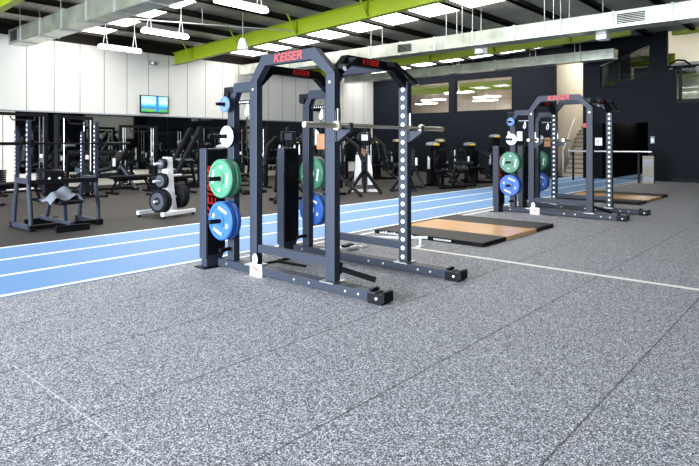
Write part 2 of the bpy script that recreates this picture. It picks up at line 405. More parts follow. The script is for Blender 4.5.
# hall behind the dark doorway
struct(MB().box(31, 31.2, -4.2, 6.9, 0, 2.6), 'wall_hall', 'chard')
struct(MB().box(XB+.2, 31, 6.8, 6.88, 0, 2.6), 'wall_hall_left', 'chard')
struct(MB().box(XB+.2, 31.2, -4.2, 6.88, 2.6, 2.7), 'ceiling_hall', 'chard')
struct(MB().box(XB+.2, 31, 4.6, 4.7, 0, 2.6), 'wall_hall_right', 'chard')
for i, y in enumerate((4.95, 5.75, 6.5)): struct(MB().box(29.9, 29.98, y, y+.10, 0.2, 2.3), 'trim_%d' % (i+3), 'amber')
# gallery behind the railing
struct(MB().box(26.4, 26.6, -4.2, 6.88, 2.7, 6.0), 'wall_gallery', 'cream')
struct(MB().box(22.9, 23.1, -4.2, 4.7, 5.22, 5.62), 'ceiling_beam', 'lime')
struct(MB().box(XB+.9, XB+1.0, 6.15, 6.6, 2.7, 5.6), 'wall_gallery_divider', 'grey')
struct(MB().box(XB+1.2, XB+1.3, 4.9, 6.1, 2.7, 4.2), 'wall_gallery_screen', 'grey')
struct(MB().box(XB+1.6, XB+1.7, 4.8, 6.6, 4.3, 4.7), 'ceiling_beam', 'lime')
struct(MB().box(XB+.7, XB+.8, 6.5, 6.88, 2.7, 5.4), 'trim_2', 'teal')

# roof: sheet, purlins, beams, skylights
A, B = -4.2, 18.2
struct(MB().prism([(A, roof_z(A)), (B, roof_z(B)), (B, roof_z(B)+.12), (A, roof_z(A)+.12)], -7.2, XB+.3, 'x'), 'ceiling', 'roof')
struct(MB().box(XB, 31.2, -4.2, 9.0, 6.2, 6.3), 'ceiling_gallery', 'cream')
struct(MB().box(XB-.02, XB+.18, 4.72, 9.0, 5.5, 6.3), 'wall_back_upper', 'char')
y = 17.4
while y > -4:
    zz = roof_z(y)
    p = MB(); p.box(-7, XB, y-.04, y+.04, zz-.14, zz-.005); p.box(-7, XB, y-.04, y+.10, zz-.14, zz-.125)
    struct(p, 'ceiling_purlin', 'purlin'); y -= 1.35
for i, x in enumerate((4.35, 11.05, 17.85)):
    y0, y1 = (-4.0 if i < 2 else 4.72), 17.88
    zz = (lambda yy: 4.10 + PITCH*(YW-yy)) if i < 2 else (lambda yy: 4.25 + .018*(YW-yy))
    H = 0.43
    mb = MB()
    for (xa, xb, za, zb) in ((-.008, .008, 0, H), (-.09, .09, 0, .02), (-.09, .09, H-.02, H)):
        mb.prism([(y0, zz(y0)+za), (y1, zz(y1)+za), (y1, zz(y1)+zb), (y0, zz(y0)+zb)], x+xa, x+xb, 'x')
    bm_ = struct(mb, 'ceiling_beam', 'lime')
    yy = 16.7
    while yy > -2 and yy > y0:
        MB().bar((x-.07, yy, zz(yy)+.03), (x-.42, yy, zz(yy)+.56), .05, .02).build('fly_brace', 'lime', bm_)
        MB().box(x-.088, x-.008, yy-.012, yy+.012, zz(yy)+.02, zz(yy)+H-.02).build('stiffener', 'lime', bm_); yy -= 2.56
for i, (xa, xb) in enumerate(((6.5, 8.3), (12.4, 14.2), (20.1, 21.7))):
    s0, s1 = (5.0, 5.0, 8.6)[i], 17.6
    off = -.03
    struct(MB().prism([(s0, roof_z(s0)+off), (s1, roof_z(s1)+off), (s1, roof_z(s1)-.002), (s0, roof_z(s0)-.002)], xa, xb, 'x'), 'window_%d' % (i+5), 'glow_sky')

# ------------------------------------------------------------------ ducts, lamps, ceiling fittings
def duct(label, x, y0, y1, zb, w, h, joints, grille=None, hangers=(), gm='galv'):
    t = thing('air_duct', label, 'duct', (x, (y0+y1)/2, zb)); yc = (y0+y1)/2
    MB().box(-w/2, w/2, y0-yc, y1-yc, 0, h).build('duct_body', gm, t)
    for j in joints:
        MB().box(-w/2-.02, w/2+.02, j-yc-.02, j-yc+.02, -.02, h+.02).build('flange', 'galvd', t)
    if grille:
        for (ga, gb) in grille:
            g = MB(); g.box(-w/2-.02, -w/2-.005, ga-yc, gb-yc, .05, h-.05)
            go = g.build('grille_frame', 'galv', t)
            s = MB()
            for q in range(6): s.box(-w/2-.03, -w/2-.02, ga-yc+.03, gb-yc-.03, .07+q*(h-.14)/6, .07+(q+.7)*(h-.14)/6)
            s.build('slats', 'black', go)
    for hy in hangers:
        top = roof_z(hy) - zb - .01
        for sx in (-w/2-.01, w/2+.01): MB().cyl((sx, hy-yc, -.02), (sx, hy-yc, top), .008, 6).build('hanger_rod', 'galvd', t)
    return t
duct('galvanised duct at upper left with square grille at its end above white panels', 5.62, 2.5, 16.75, 3.95, .45, .40, [15.9-1.25*i for i in range(10)], [(16.05, 16.55)], (15.9, 13.4, 10.9))
duct('long galvanised duct crossing from the near racks to the right edge', 14.0, -2.0, 17.6, 3.98, .55, .37, [16.0-1.2*i for i in range(15)], [(9.55, 10.1), (3.3, 3.95)], (16, 11.1, 8.4, 7.9, 5.6, 5.2))
duct('shorter galvanised duct ending in front of the dark end wall above the high windows', 20.0, 5.75, 17.6, 4.14, .5, .32, [16.4-1.6*i for i in range(7)], None, (15, 11.8, 8.6, 7))

def batten(label, x, y, z):
    t = thing('hanging_lamp', label, 'lamp', (x, y, z), 0, 'hanging batten lamps')
    MB().box(-.58, .58, -.06, .06, .035, .075, .012).build('lamp_body', 'white', t)
    d = MB().box(-.60, .60, -.085, .085, -.045, .035, .03).build('diffuser', 'glow_lamp', t)
    top = roof_z(y)-z-.02
    for sx in (-.42, .42):
        for dx in (-.06, .06): MB().cyl((sx+dx, 0, .075), (sx, 0, min(top, .5)), .006, 6).build('suspension_wire', 'white', t)
        if top > .5: MB().cyl((sx, 0, .5), (sx, 0, top), .005, 6).build('suspension_wire', 'white', t)
    return t
batten('lit hanging batten lamp nearest the white panelled wall', 7.65, 15.1, 3.95)
batten('lit hanging batten lamp between the left duct and the long lime beam', 7.3, 12.2, 3.95)
batten('lit hanging batten lamp cut by the top edge of the picture', 6.75, 8.6, 3.95)

def pendant(label, x, y, z, square=False):
    t = thing('pendant_speaker', label, 'speaker', (x, y, z), 0, 'white pendant speakers')
    if square: MB().prism([(-.15, 0), (.15, 0), (.11, .30), (-.11, .30)], -.12, .12, 'y').build('housing', 'white', t)
    else: MB().ring((0, 0, 0), (0, 0, 1), [(.02, .0), (.135, 0), (.135, .03), (.12, .18), (.08, .29), (.02, .31)], 20).build('housing', 'white', t, True)
    MB().cyl((0, 0, .30), (0, 0, roof_z(y)-z-.01), .008, 6).build('suspension_wire', 'galvd', t)
pendant('white bell-shaped pendant in front of the long lime beam', 9.6, 12.2, 3.86)
pendant('white square pendant hanging below the long duct near the high windows', 14.6, 7.8, 3.88, True)
pendant('white square pendant hanging below the long duct above the far rack', 14.55, 4.48, 3.87, True)

t = thing('conduit', 'pale conduit running across below the roof between lamps', 'conduit', (8.6, 12.6, 4.42)); MB().cyl((-1.9, .9, 0), (2.1, -1.2, .0), .018, 8).cyl((0, 0, 0), (0, 0, .42), .006, 6).build('tube', 'galvd', t)

# television
t = thing('television', 'flat television on the white wall showing a blue sky', 'television', (10.24, YW, 2.37), 0)
MB().box(-.52, .52, -.10, -.04, 0, .60, .01).build('bezel', 'black', t); MB().box(-.49, .49, -.105, -.1005, .035, .57).build('screen', 'screen', t)
MB().box(-.15, .15, -.04, .0, .2, .4).build('wall_mount', 'black', t)
t = thing('wall_sensor', 'small grey box high on the white panelled wall', 'sensor', (10.17, YW, 4.02))
MB().box(-.14, .14, -.09, 0, 0, .13, .015).build('housing', 'grey', t); MB().ball((0, -.09, .06), .05).build('lens', 'white', t, True)

# ------------------------------------------------------------------ plates
def plate(name, label, col, r, th, loc, ax, group=None, marks=None, cat='weight plate', back=False):
    """loc: centre of the inner face; ax: outward axis (+-1 along x)"""
    t = thing(name, label, cat, loc, 0, group)
    a = (ax, 0, 0); hole = .030
    prof = [(hole, 0), (r-.015, 0), (r, .012), (r, th-.012), (r-.012, th), (r*.78, th), (r*.76, th-.008), (r*.36, th-.008), (r*.34, th), (hole, th)]
    MB().ring((0, 0, 0), a, prof, 40).build('disc', col, t)
    MB().ring((0, 0, 0), a, [(hole-.003, -.001), (hole+.001, -.001), (hole+.001, th), (hole-.003, th)], 24).build('bore_sleeve', 'chrome', t)
    for fx, f in ([((th-.006)*ax, ax)] + ([(.0, -ax)] if back else []) if marks else []):
        n0 = (f, 0, 0)
        MB().ring((fx-.002*f, 0, 0), n0, [(.034, 0), (r*.30, 0), (r*.30, .005), (.034, .005)], 28).build('hub_ring', 'sticker', t)
        for k, word in enumerate(marks):
            an = k*PI/2 + .35 + loc[2]*3
            u = Vector((0, math.cos(an), math.sin(an))); nrm = Vector(n0); rr = u.cross(nrm)
            c = u*(r*.60) + Vector((fx+.001*f, 0, 0))
            if k % 2 == 0:
                b = MB()
                for q in range(6):
                    p0 = c + rr*(-.072+q*.024); hh = (.013, .010, .013, .012, .010, .013)[q]
                    b.box(0, .022, -hh, hh, -.002, .003, 0, Matrix(((rr.x, u.x, nrm.x, p0.x), (rr.y, u.y, nrm.y, p0.y), (rr.z, u.z, nrm.z, p0.z), (0, 0, 0, 1))))
                b.build('maker_mark', 'sticker', t)
            else: letters(word, .05, 'sticker', 'weight_number', t, c, rr, u, .005, 0, 0)
    return t

# ------------------------------------------------------------------ power racks
RX, RY = 4.34, 4.05
XN, XF = 3.78-RX, 4.90-RX            # rail centres, local
def Yl(y): return y-RY
def make_rack(label):
    t = thing('power_rack', label, 'power rack', (RX, RY, 0), 0, 'power racks beside the track')
    for x0, side in ((XN, -1), (XF, 1)):
        re = 0.10 if side > 0 else 0.03
        rail = MB().box(x0-.06, x0+.06, Yl(3.0)-re, Yl(5.16), .012, .095, .006).build('base_rail', 'navy', t)
        for yy in (5.0, 4.42, 3.95, 3.75, 3.3, 3.15): MB().cyl((x0-.066, Yl(yy), .055), (x0-.06, Yl(yy), .055), .011, 10).build('bolt', 'chrome', rail)
        e = MB(); e.box(x0-.064, x0+.064, Yl(2.93)-re, Yl(3.08)-re, 0, .085); e.box(x0-.064, x0+.064, Yl(2.90)-re, Yl(2.93)-re, .02, .11)
        e.box(x0-.05, x0+.05, Yl(3.04)-re, Yl(3.07)-re, .085, .12)
        eo = e.build('rail_end', 'black', t); MB().cyl((x0-.072, Yl(2.98)-re, .05), (x0-.064, Yl(2.98)-re, .05), .011, 10).build('bolt', 'sticker', eo)
        for (ya, yb) in ((3.45, 3.56), (4.53, 4.64)):
            MB().box(x0-.09, x0+.09, Yl(ya)-.03, Yl(yb)+.03, .095, .105).build('foot_plate', 'brushed', t)
            po = MB().box(x0-.04, x0+.04, Yl(ya), Yl(yb), .105, 1.985, .005).build('post', 'navy', t)
            # number strip inside the post: white squares seen on the face towards -x (far side) / +x (near side)
            st = MB(); fx = x0 - .0415 if side > 0 else x0 + .0415
            for q in range(20): st.cyl((fx-.0015, Yl((ya+yb)/2), .155+q*.0925), (fx+.0015, Yl((ya+yb)/2), .155+q*.0925), .023, 10)
            st.build('hole_numbers', 'sticker', po)
            for zz in (1.90,): MB().cyl((x0-.046, Yl((ya+yb)/2), zz), (x0-.04, Yl((ya+yb)/2), zz), .014, 10).build('bolt', 'chrome', po)
        arch = MB(); out = [(4.635, 1.985), (4.445, 2.235), (3.70, 2.235), (3.45, 1.985)]; inn = [(4.525, 1.985), (4.40, 2.13), (3.745, 2.13), (3.56, 1.985)]
        for i in range(3): arch.prism([(Yl(a), b) for a, b in (out[i], out[i+1], inn[i+1], inn[i])], x0-.04, x0+.04, 'x')
        ao = arch.build('arch', 'navy', t)
        letters('KEISER', .115, 'red', 'lettering', ao, (x0+side*.0415, Yl(4.066), 2.183), (0, side, 0), (0, 0, 1), .003, .2, 0, 1.2)
        MB().box(x0-.025, x0+.025, Yl(3.56), Yl(4.525), .232, .312).build('side_bar', 'navy', t)
        # storage upright with its curved top
        u = MB().box(x0-.04, x0+.04, Yl(4.905), Yl(5.015), .095, 1.80, .005).build('storage_upright', 'navy', t)
        ar = MB(); ao_ = [(5.015, 1.80), (4.90, 1.985), (4.62, 1.985)]; ai = [(4.905, 1.80), (4.86, 1.885), (4.62, 1.885)]
        for i in range(2): ar.prism([(Yl(a), b) for a, b in (ao_[i], ao_[i+1], ai[i+1], ai[i])], x0-.036, x0+.036, 'x')
        ar.build('angled_arm', 'navy', t)
        pb = MB(); pb.box(x0-.05, x0+.05, Yl(4.93), Yl(5.07), 1.88, 1.95, .01); pb.cyl((x0-.06, Yl(5.01), 1.87), (x0+.06, Yl(5.01), 1.87), .045, 16); pb.build('pulley_block', 'black', t)
        pf = MB().box(x0-.012, x0+.012, Yl(4.60), Yl(4.92), 1.76, 1.80).build('perforated_bar', 'black', t)
        st = MB()
        for q in range(6): st.cyl((x0-.016, Yl(4.66+q*.035), 1.78), (x0-.012, Yl(4.66+q*.035), 1.78), .008, 8)
        st.build('hole_numbers', 'sticker', pf)
        st = MB().tube([(x0, Yl(4.72), 1.76), (x0, Yl(4.74), 1.70), (x0-.005, Yl(4.755), 1.66), (x0, Yl(4.74), 1.63), (x0, Yl(4.715), 1.65), (x0, Yl(4.71), 1.70), (x0, Yl(4.72), 1.76)], .009, 8).build('carabiner', 'sticker', t)
        MB().tube([(x0, Yl(4.735), 1.63), (x0, Yl(4.74), 1.4), (x0+.01, Yl(4.73), 1.15)], .006, 6).build('cable', 'black', t)
        if side > 0: MB().box(x0-.02, x0+.03, Yl(4.66), Yl(4.80), 1.27, 1.46, .015).build('leather_strap', 'brown', t)
        # column with vertical lettering
        col = MB().box(x0-.20, x0+.03, Yl(5.18), Yl(5.30), .10, 1.29, .006).build('pneumatic_column', 'navy', t)
        MB().box(x0-.185, x0+.045, Yl(5.170), Yl(5.179), .14, 1.27).build('front_cover', 'black', col)
        if side < 0: letters('KEISER', .15, 'red', 'lettering', col, (x0-.125, Yl(5.168), .82), (0, 0, 1), (-1, 0, 0), .003, .2, .001, 1.3)
        MB().box(x0-.22, x0+.07, Yl(5.08), Yl(5.26), .095, .105).build('foot_plate', 'black', t) if False else MB().box(x0-.24, x0+.08, Yl(5.14), Yl(5.34), 0, .012).build('foot_plate', 'black', t)
        MB().box(x0-.18, x0+.02, Yl(5.19), Yl(5.29), .012, .10).build('column_foot', 'navy', t)
        # pegs carry the plates
        for zz in (.53, .975, 1.42): MB().cyl((x0+side*.04, Yl(4.96), zz), (x0+side*.315, Yl(4.96), zz), .0245, 14).build('peg', 'black', t)
        MB().cyl((x0+side*.04, Yl(4.96), 1.76), (x0+side*.22, Yl(4.96), 1.76), .018, 12).build('peg', 'black', t)
        MB().cyl((x0-.04, Yl(4.96), .22), (x0-.18, Yl(4.96), .22), .02, 12).build('peg', 'black', t)
        # J hook on the front face
        j = MB(); j.box(x0-.03, x0+.03, Yl(3.437), Yl(3.45), 1.36, 1.64); j.prism([(Yl(3.437), 1.36), (Yl(3.437), 1.475), (Yl(3.285), 1.475), (Yl(3.285), 1.455)], x0-.02, x0+.02, 'x')
        j.box(x0-.02, x0+.02, Yl(3.278), Yl(3.29), 1.455, 1.53)
        j.build('bar_hook', 'navy', t); MB().box(x0-.018, x0+.018, Yl(3.425), Yl(3.437), 1.53, 1.66).build('hook_liner', 'brushed', t)
    # cross members, front and rear
    for yc, sgn, nm in ((3.505, 1, 'front_cross_member'), (4.58, 1, 'rear_cross_member')):
        cm = MB(); zt, th = 2.165, .085
        out = [(XN+.03, 2.03), (XN+.16, zt), (XF-.22, zt), (XF-.03, 2.03)]; inn = [(XN+.03, 1.92), (XN+.20, zt-th), (XF-.26, zt-th), (XF-.03, 1.92)]
        for i in range(3): cm.prism([out[i], out[i+1], inn[i+1], inn[i]], Yl(yc)-.04, Yl(yc)+.04, 'y')
        co = cm.build(nm, 'black', t)
        letters('KEISER', .08, 'red', 'lettering', co, ((4.275 if yc < 4 else 4.38)-RX, Yl(yc)-.042, zt-th/2), (1, 0, 0), (0, 0, 1), .003, .2, 0, 1.1)
    # pull-up grips in front of the front cross member
    for s, x1, x2, za, zb in ((-1, 3.80-RX, 3.95-RX, 2.02, 2.11), (1, 4.92-RX, 4.56-RX, 1.975, 2.13)):
        g = MB(); g.cyl((x1, Yl(3.37), za), (x2, Yl(3.37), zb), .020, 12)
        go = g.build('pull_up_grip', 'black', t)
        MB().cyl((x1+.012*s, Yl(3.37), za-.005), (x1, Yl(3.37), za), .022, 12).build('end_cap', 'brushed', go)
        MB().bar((x1-.03*s, Yl(3.47), za+.03), (x1-.03*s, Yl(3.37), za+.015), .03, .045).build('grip_bracket', 'black', t)
        MB().bar((x2-.01*s, Yl(3.47), zb+.01), (x2-.01*s, Yl(3.37), zb), .03, .045).build('grip_bracket', 'black', t)
    MB().box(XN+.05, XF-.05, Yl(5.0), Yl(5.06), .03, .08).build('rear_tie', 'navy', t) if False else None
    # label plate, gauge and pivot tube on the near side
    lp = MB().box(XN-.075, XN-.062, Yl(4.41), Yl(4.59), .0, .125).build('label_plate', 'sticker', t)
    rd = MB()
    for q, (a, b, c, d) in enumerate(((4.56, 4.50, .08, .095), (4.52, 4.44, .062, .08), (4.55, 4.46, .04, .052))): rd.box(XN-.077, XN-.075, Yl(b), Yl(a), c, d)
    rd.build('label_print', 'red', lp)
    MB().ball((XN-.055, Yl(4.535), .165), .05, .25, .8, 1.15).build('pressure_gauge', 'sticker', t, True)
    pv = MB(); pv.cyl((XN+.04, Yl(3.50), .215), (XN+.27, Yl(3.24), .105), .026, 14); pv.box(XN+.04, XN+.08, Yl(3.46), Yl(3.55), .16, .26)
    po = pv.build('pivot_tube', 'satin', t); MB().cyl((XN+.266, Yl(3.245), .107), (XN+.278, Yl(3.231), .101), .027, 14).build('end_cap', 'rubber', po)
    return t
RACK = make_rack('nearer power rack with a barbell across it and angular arched frame')

def barbell(label, x, y, z, group, m='chrome'):
    t = thing('barbell', label, 'barbell', (x, y, z), 0, group)
    MB().cyl((-.66, 0, 0), (.66, 0, 0), .0145, 12).build('shaft', m, t)
    for s in (-1, 1):
        sl = MB().cyl((s*.655, 0, 0), (s*1.065, 0, 0), .024, 16).build('sleeve', m, t); MB().cyl((s*.645, 0, 0), (s*.675, 0, 0), .040, 16).build('collar', m, sl)
    return t
def rack_plates(dx, dy, where):
    y = 4.96+dy
    for side, xr, sn in ((-1, XN, 'left'), (1, XF, 'far')):
        face = RX+dx+xr+side*.045
        txt = 'left side' if side < 0 else 'right side'
        for zz, colr, nm in ((.53, 'blue', 'blue'), (.975, 'green', 'green')):
            for q in (0, 1):
                plate('bumper_plate', '%s bumper plate, %s one of the pair, on the %s of the %s' % (nm, ('inner', 'outer')[q], txt, where), colr, .205, .068,
                      (face+side*q*.0705, y, zz), side, 'bumper plates on the racks', ('', '20', '', '20') if nm == 'blue' else ('', '10', '', '10'), back=(side > 0 and q == 0))
        plate('weight_plate', 'white weight plate above the green plates on the %s of the %s' % (txt, where), 'white', .112, .03, (face+side*.03, y, 1.42), side, 'white plates on the racks', None)
    plate('weight_plate', 'small light blue plate on the topmost left peg of the %s' % where, 'lightblue', .085, .03, (RX+dx+XN-.10, y, 1.76), -1, None, None)
rack_plates(0, 0, 'nearer rack')
barbell('bare steel barbell resting on the hooks of the nearer rack', RX, 3.36, 1.503, 'barbells on the power racks')
DX2, DY2 = 6.70, -.06
r2 = copy_tree(RACK, None, 'farther power rack standing between the two lifting platforms'); r2.location = (RX+DX2, RY+DY2, 0)
for ch in r2.children:      # this rack's hooks sit on the rear posts
    if ch.name.startswith(('bar_hook', 'hook_liner')): ch.location = (0, 1.08, -.10)
rack_plates(DX2, DY2, 'farther rack')
barbell('bare steel barbell resting on the hooks of the farther rack', RX+DX2, 3.36+DY2+1.08, 1.403, 'barbells on the power racks')

# loose pieces round the nearer rack
t = thing('floor_bar', 'thin black bent bar lying on the floor inside the nearer rack', 'bar', (4.3, 4.8, 0))
MB().bar((-.25, .08, .012), (.02, .05, .012), .03, .022).bar((.0, .06, .012), (.03, -.38, .012), .03, .022).build('bent_bar', 'black', t)
MB().bar((.03, .06, .012), (.5, .09, .012), .04, .022).build('cross_bar', 'black', t)
t = thing('foot_pedal', 'white and black foot pedal on the floor behind the nearer rack', 'pedal', (5.36, 4.72, 0))
MB().box(-.11, .13, -.08, .08, 0, .055, .02).build('housing', 'white', t); MB().box(-.10, -.01, -.06, .02, .05, .08, .01).build('pad', 'black', t); MB().box(.03, .11, -.02, .06, .05, .075, .01).build('pad', 'black', t)
t = thing('push_up_bar', 'low white bar on two short white legs between the nearer rack and platform', 'push-up bar', (5.91, 4.44, 0))
d = Vector((.245, -.28, 0))
MB().cyl(-d*1.1+Vector((0, 0, .125)), d*1.25+Vector((0, 0, .125)), .016, 10).build('rail', 'white', t)
for s in (-1, 1):
    c = d*s; q = MB().cyl(c+Vector((0, 0, .012)), c+Vector((0, 0, .12)), .018, 10); q.box(c.x-.06, c.x+.06, c.y-.035, c.y+.035, 0, .015); q.build('leg', 'white', t)

# ------------------------------------------------------------------ lifting platforms
def platform(label, x0, x1, y0, y1, text):
    xc, yc = (x0+x1)/2, (y0+y1)/2
    t = thing('lifting_platform', label, 'platform', (xc, yc, 0), 0, 'lifting platforms')
    a, b = (x1-x0)/2, (y1-y0)/2; w = .70
    fr = MB(); fr.box(-a, a, -b, -b+.05, 0, .055); fr.box(-a, a, b-.05, b, 0, .055); fr.box(-a, -a+.05, -b+.05, b-.05, 0, .055); fr.box(a-.05, a, -b+.05, b-.05, 0, .055)
    fr.build('frame', 'black', t)
    MB().box(-a+.05, -a+w, -b+.05, b-.05, 0, .052).build('rubber_mat', 'plat_rubber', t); MB().box(a-w, a-.05, -b+.05, b-.05, 0, .052).build('rubber_mat', 'plat_rubber', t)
    MB().box(-a+w, a-w, -b+.05, b-.05, 0, .053).build('timber_deck', 'wood', t)
    MB().box(-a+w-.03, a-w+.03, -b-.004, -b+.05, .0, .057).build('end_strip', 'wood', t)
    if text:
        m = MB()
        for q in range(17):
            yy = b-.10-q*.05; hgt = .022 + .014*((q*7) % 3)/2; m.box(-a-.004, -a, yy-.035, yy, .012, .012+hgt*.9)
        for q in range(8):
            yy = -b+.75-q*.035; m.box(-a-.004, -a, yy-.026, yy, .016, .040)
        m.build('edge_print', 'sticker', t)
    return t
M['plat_rubber'] = mat('platform_rubber', (0.06, 0.056, 0.052), 0.7, 0, 0.3, 60, 0.2)
platform('wooden lifting platform with black rubber sides in front of the farther rack', 6.66, 9.0, 3.53, 5.32, True)
platform('wooden lifting platform with black rubber sides beyond the farther rack', 13.4, 16.05, 3.38, 5.30, False)

# ------------------------------------------------------------------ bench press station at the left
t = thing('bench_press_station', 'slate blue bench press station with flared legs at the left', 'squat rack', (3.88, 9.75, 0))
LX0, LX1 = 3.33-3.88, 4.37-3.88
for x in (LX0, LX1):
    MB().box(x-.035, x+.035, -.42, .38, .015, .085, .006).build('base_rail', 'navy', t)
    for yy in (-.42, .38): MB().box(x-.045, x+.045, yy-.04, yy+.04, 0, .09, .006).build('foot_cap', 'black', t)
    MB().box(x-.028, x+.028, -.32, -.25, .72, 1.70, .005).build('front_post', 'navy', t)
    MB().box(x-.028, x+.028, .18, .25, .72, 1.55, .005).build('rear_post', 'navy', t)
    MB().tube([(x, -.285, .74), (x, -.29, .66), (x, -.36, .32), (x, -.38, .08)], .034, 10).build('front_leg', 'navy', t)
    MB().tube([(x, .215, .74), (x, .22, .66), (x, .31, .32), (x, .34, .08)], .034, 10).build('rear_leg', 'navy', t)
    MB().box(x-.03, x+.03, -.26, .2, .72, .80).build('side_bar', 'navy', t)
    st = MB()
    for q in range(11): st.box(x-.0305, x-.028, -.30, -.27, .86+q*.075, .89+q*.075)
    st.build('hole_numbers', 'sticker', t)
    st = MB()
    for q in range(11): st.box(x-.0305, x-.028, .20, .23, .86+q*.06, .885+q*.06)
    st.build('hole_numbers', 'sticker', t)
    h = MB(); h.box(x-.03, x+.03, -.43, -.33, 1.29, 1.325); h.box(x-.03, x+.03, -.44, -.42, 1.29, 1.40); h.build('bar_hook', 'black', t)
MB().box(LX0, LX1, -.34, -.28, .705, .775).build('cross_bar', 'black', t)
MB().box(LX0, LX1, -.41, -.35, .02, .085).build('front_tie', 'black', t)
barbell('dark barbell on the left bench press station hooks', 3.85, 9.36, 1.34, None, 'black')
for o in C.objects:
    pass
t = thing('weight_bench', 'black adjustable bench with upright back pad at the left station', 'bench', (3.76, 9.62, 0))
MB().box(-.17, .17, -.02, .08, .50, .92, .04).build('back_pad', 'pad', t, True)
MB().box(-.16, .16, -.62, -.06, .40, .47, .03).build('seat', 'pad', t, True)
fr = MB(); fr.box(-.03, .03, -.70, .55, .09, .14); fr.bar((0, -.45, .1), (0, -.4, .42), .05, .05); fr.bar((0, .3, .1), (0, .08, .55), .05, .05)
fr.build('frame', 'navy', t)
MB().box(-.25, .25, -.74, -.68, 0, .10).build('leg', 'black', t); MB().box(-.25, .25, .50, .56, 0, .10).build('leg', 'black', t)
for sx in (-1, 1): MB().ball((sx*.08, -.03, .78), .02).build('stud', 'sticker', t)
# crumpled grey towel over the seat
bm = bmesh.new(); bmesh.ops.create_grid(bm, x_segments=26, y_segments=20, size=0.5)
rnd = random.Random(3)
for v in bm.verts:
    x, y = v.co.x*.52, v.co.y*.44
    h = .13*math.exp(-((x/.20)**2+(y/.15)**2)*1.1) + .028*math.sin(21*x+6*y)+.022*math.sin(17*y-9*x+1.3)
    drop = max(0, abs(x)-.17); h -= .9*drop
    drop = max(0, -y-.27); h -= 1.2*drop
    v.co = (x, y, h)
me_t = MB(); me_t.absorb(bm)
o = me_t.build('towel', 'towel', None, True); o.location = (3.74, 9.26, .505); o.modifiers.new('thick', 'SOLIDIFY').thickness = .012
tag(o, 'crumpled grey towel draped over the seat of the left bench', 'towel')

# ------------------------------------------------------------------ white plate tree
t = thing('plate_tree', 'white A-shaped plate tree loaded with black plates beside the track', 'plate tree', (5.70, 9.50, 0), math.radians(14))
MB().prism([(-.03, .09), (.22, .09), (.14, .5), (.09, 1.09), (-.03, 1.09), (-.03, .5)], -.06, .06, 'y').build('frame', 'white', t)
for yy in (-.30, .30):
    ft = MB().box(-.40, .42, yy-.035, yy+.035, .045, .115, .006).build('foot', 'white', t)
    for sx in (-.36, .38): MB().cyl((sx, yy, 0), (sx, yy, .045), .03, 12).build('rubber_foot', 'rubber', ft)
MB().box(-.03, .09, -.30, .30, .05, .11).build('base_bar', 'white', t)
TP = [(-.03, .285, -1), (-.04, .655, -1), (-.03, .97, -1), (.16, .34, 1), (.10, .74, 1)]
for x, zz, s in TP: MB().cyl((x, 0, zz), (x+s*.27, 0, zz), .022, 12).build('peg', 'white', t)
def tplate(label, k, off, r, th, c='rubber'):
    x, zz, s = TP[k]
    a = math.radians(14); lx = x + s*off
    p = plate('weight_plate', label, c, r, th, (5.70+lx*math.cos(a), 9.50+lx*math.sin(a), zz), s, 'black plates on the white tree')
    p.rotation_euler = (0, 0, a)
    MB().ring((0, 0, 0), (s, 0, 0), [(r*.34, th), (r*.74, th), (r*.74, th+.004), (r*.34, th+.004)], 30).build('grey_face', 'iron', p)
tplate('large black plate, inner one on the lowest left peg of the white tree', 0, .03, .215, .08)
tplate('large grey-faced black plate, outer one on the lowest left peg of the white tree', 0, .118, .215, .075)
tplate('medium black plate on the middle left peg of the white tree', 1, .02, .142, .10)
tplate('small black plate on the topmost left peg of the white tree', 2, .02, .10, .09)
tplate('large black plate closest to the frame on the right peg of the white tree', 3, .07, .225, .05)
tplate('large black plate, middle one on the right peg of the white tree', 3, .126, .225, .05)
tplate('large black plate, outermost on the right peg of the white tree', 3, .182, .225, .05)

# ------------------------------------------------------------------ machines
def machine_air(label, loc, rz, h=1.4, group='selector machines along the track'):
    t = thing('chest_press_machine', label, 'gym machine', loc, rz, group)
    MB().box(-.17, .17, .25, .47, .06, h-.08, .03).build('tower', 'satin', t)
    cp = MB().ring((0, .36, h-.10), (0, 0, 1), [(.02, 0), (.19, 0), (.22, .03), (.20, .08), (.12, .11), (.02, .12)], 20).build('tower_cap', 'grey', t, True)
    MB().box(-.10, .10, .130, .137, h-.095, h-.035).build('label_sticker', 'yellow', cp)
    fr = MB(); fr.bar((0, .45, .05), (0, -.75, .05), .08, .07); fr.bar((0, -.2, .05), (0, -.2, .45), .07, .07); fr.bar((0, .05, .06), (0, .18, .95), .07, .07)
    fr.build('frame', 'black', t)
    for s in (-1, 1): MB().bar((s*.42, -.75, .04), (0, .15, .62), .05, .06).build('leg', 'black', t)
    MB().box(-.46, .46, -.79, -.71, .0, .07).build('front_foot', 'black', t); MB().box(-.35, .35, .40, .48, 0, .06).build('rear_foot', 'black', t)
    MB().box(-.20, .20, -.42, .02, .45, .53, .03).build('seat', 'pad', t, True)
    MB().box(-.17, .17, -.01, .08, .56, 1.12, .03).build('back_pad', 'pad', t, True)
    for s in (-1, 1):
        a = MB().tube([(s*.2, .28, 1.0), (s*.38, .15, 1.02), (s*.42, -.2, .92), (s*.36, -.42, .86)], .026, 8).build('press_arm', 'black', t)
        MB().cyl((s*.36, -.42, .80), (s*.30, -.45, .98), .02, 10).build('grip', 'rubber', a)
    MB().box(-.30, -.24, .12, .18, .55, .95, .01).build('air_cylinder', 'white', t)
    MB().box(.24, .30, .20, .26, .25, .62, .01).build('air_cylinder', 'brushed', t)
    return t
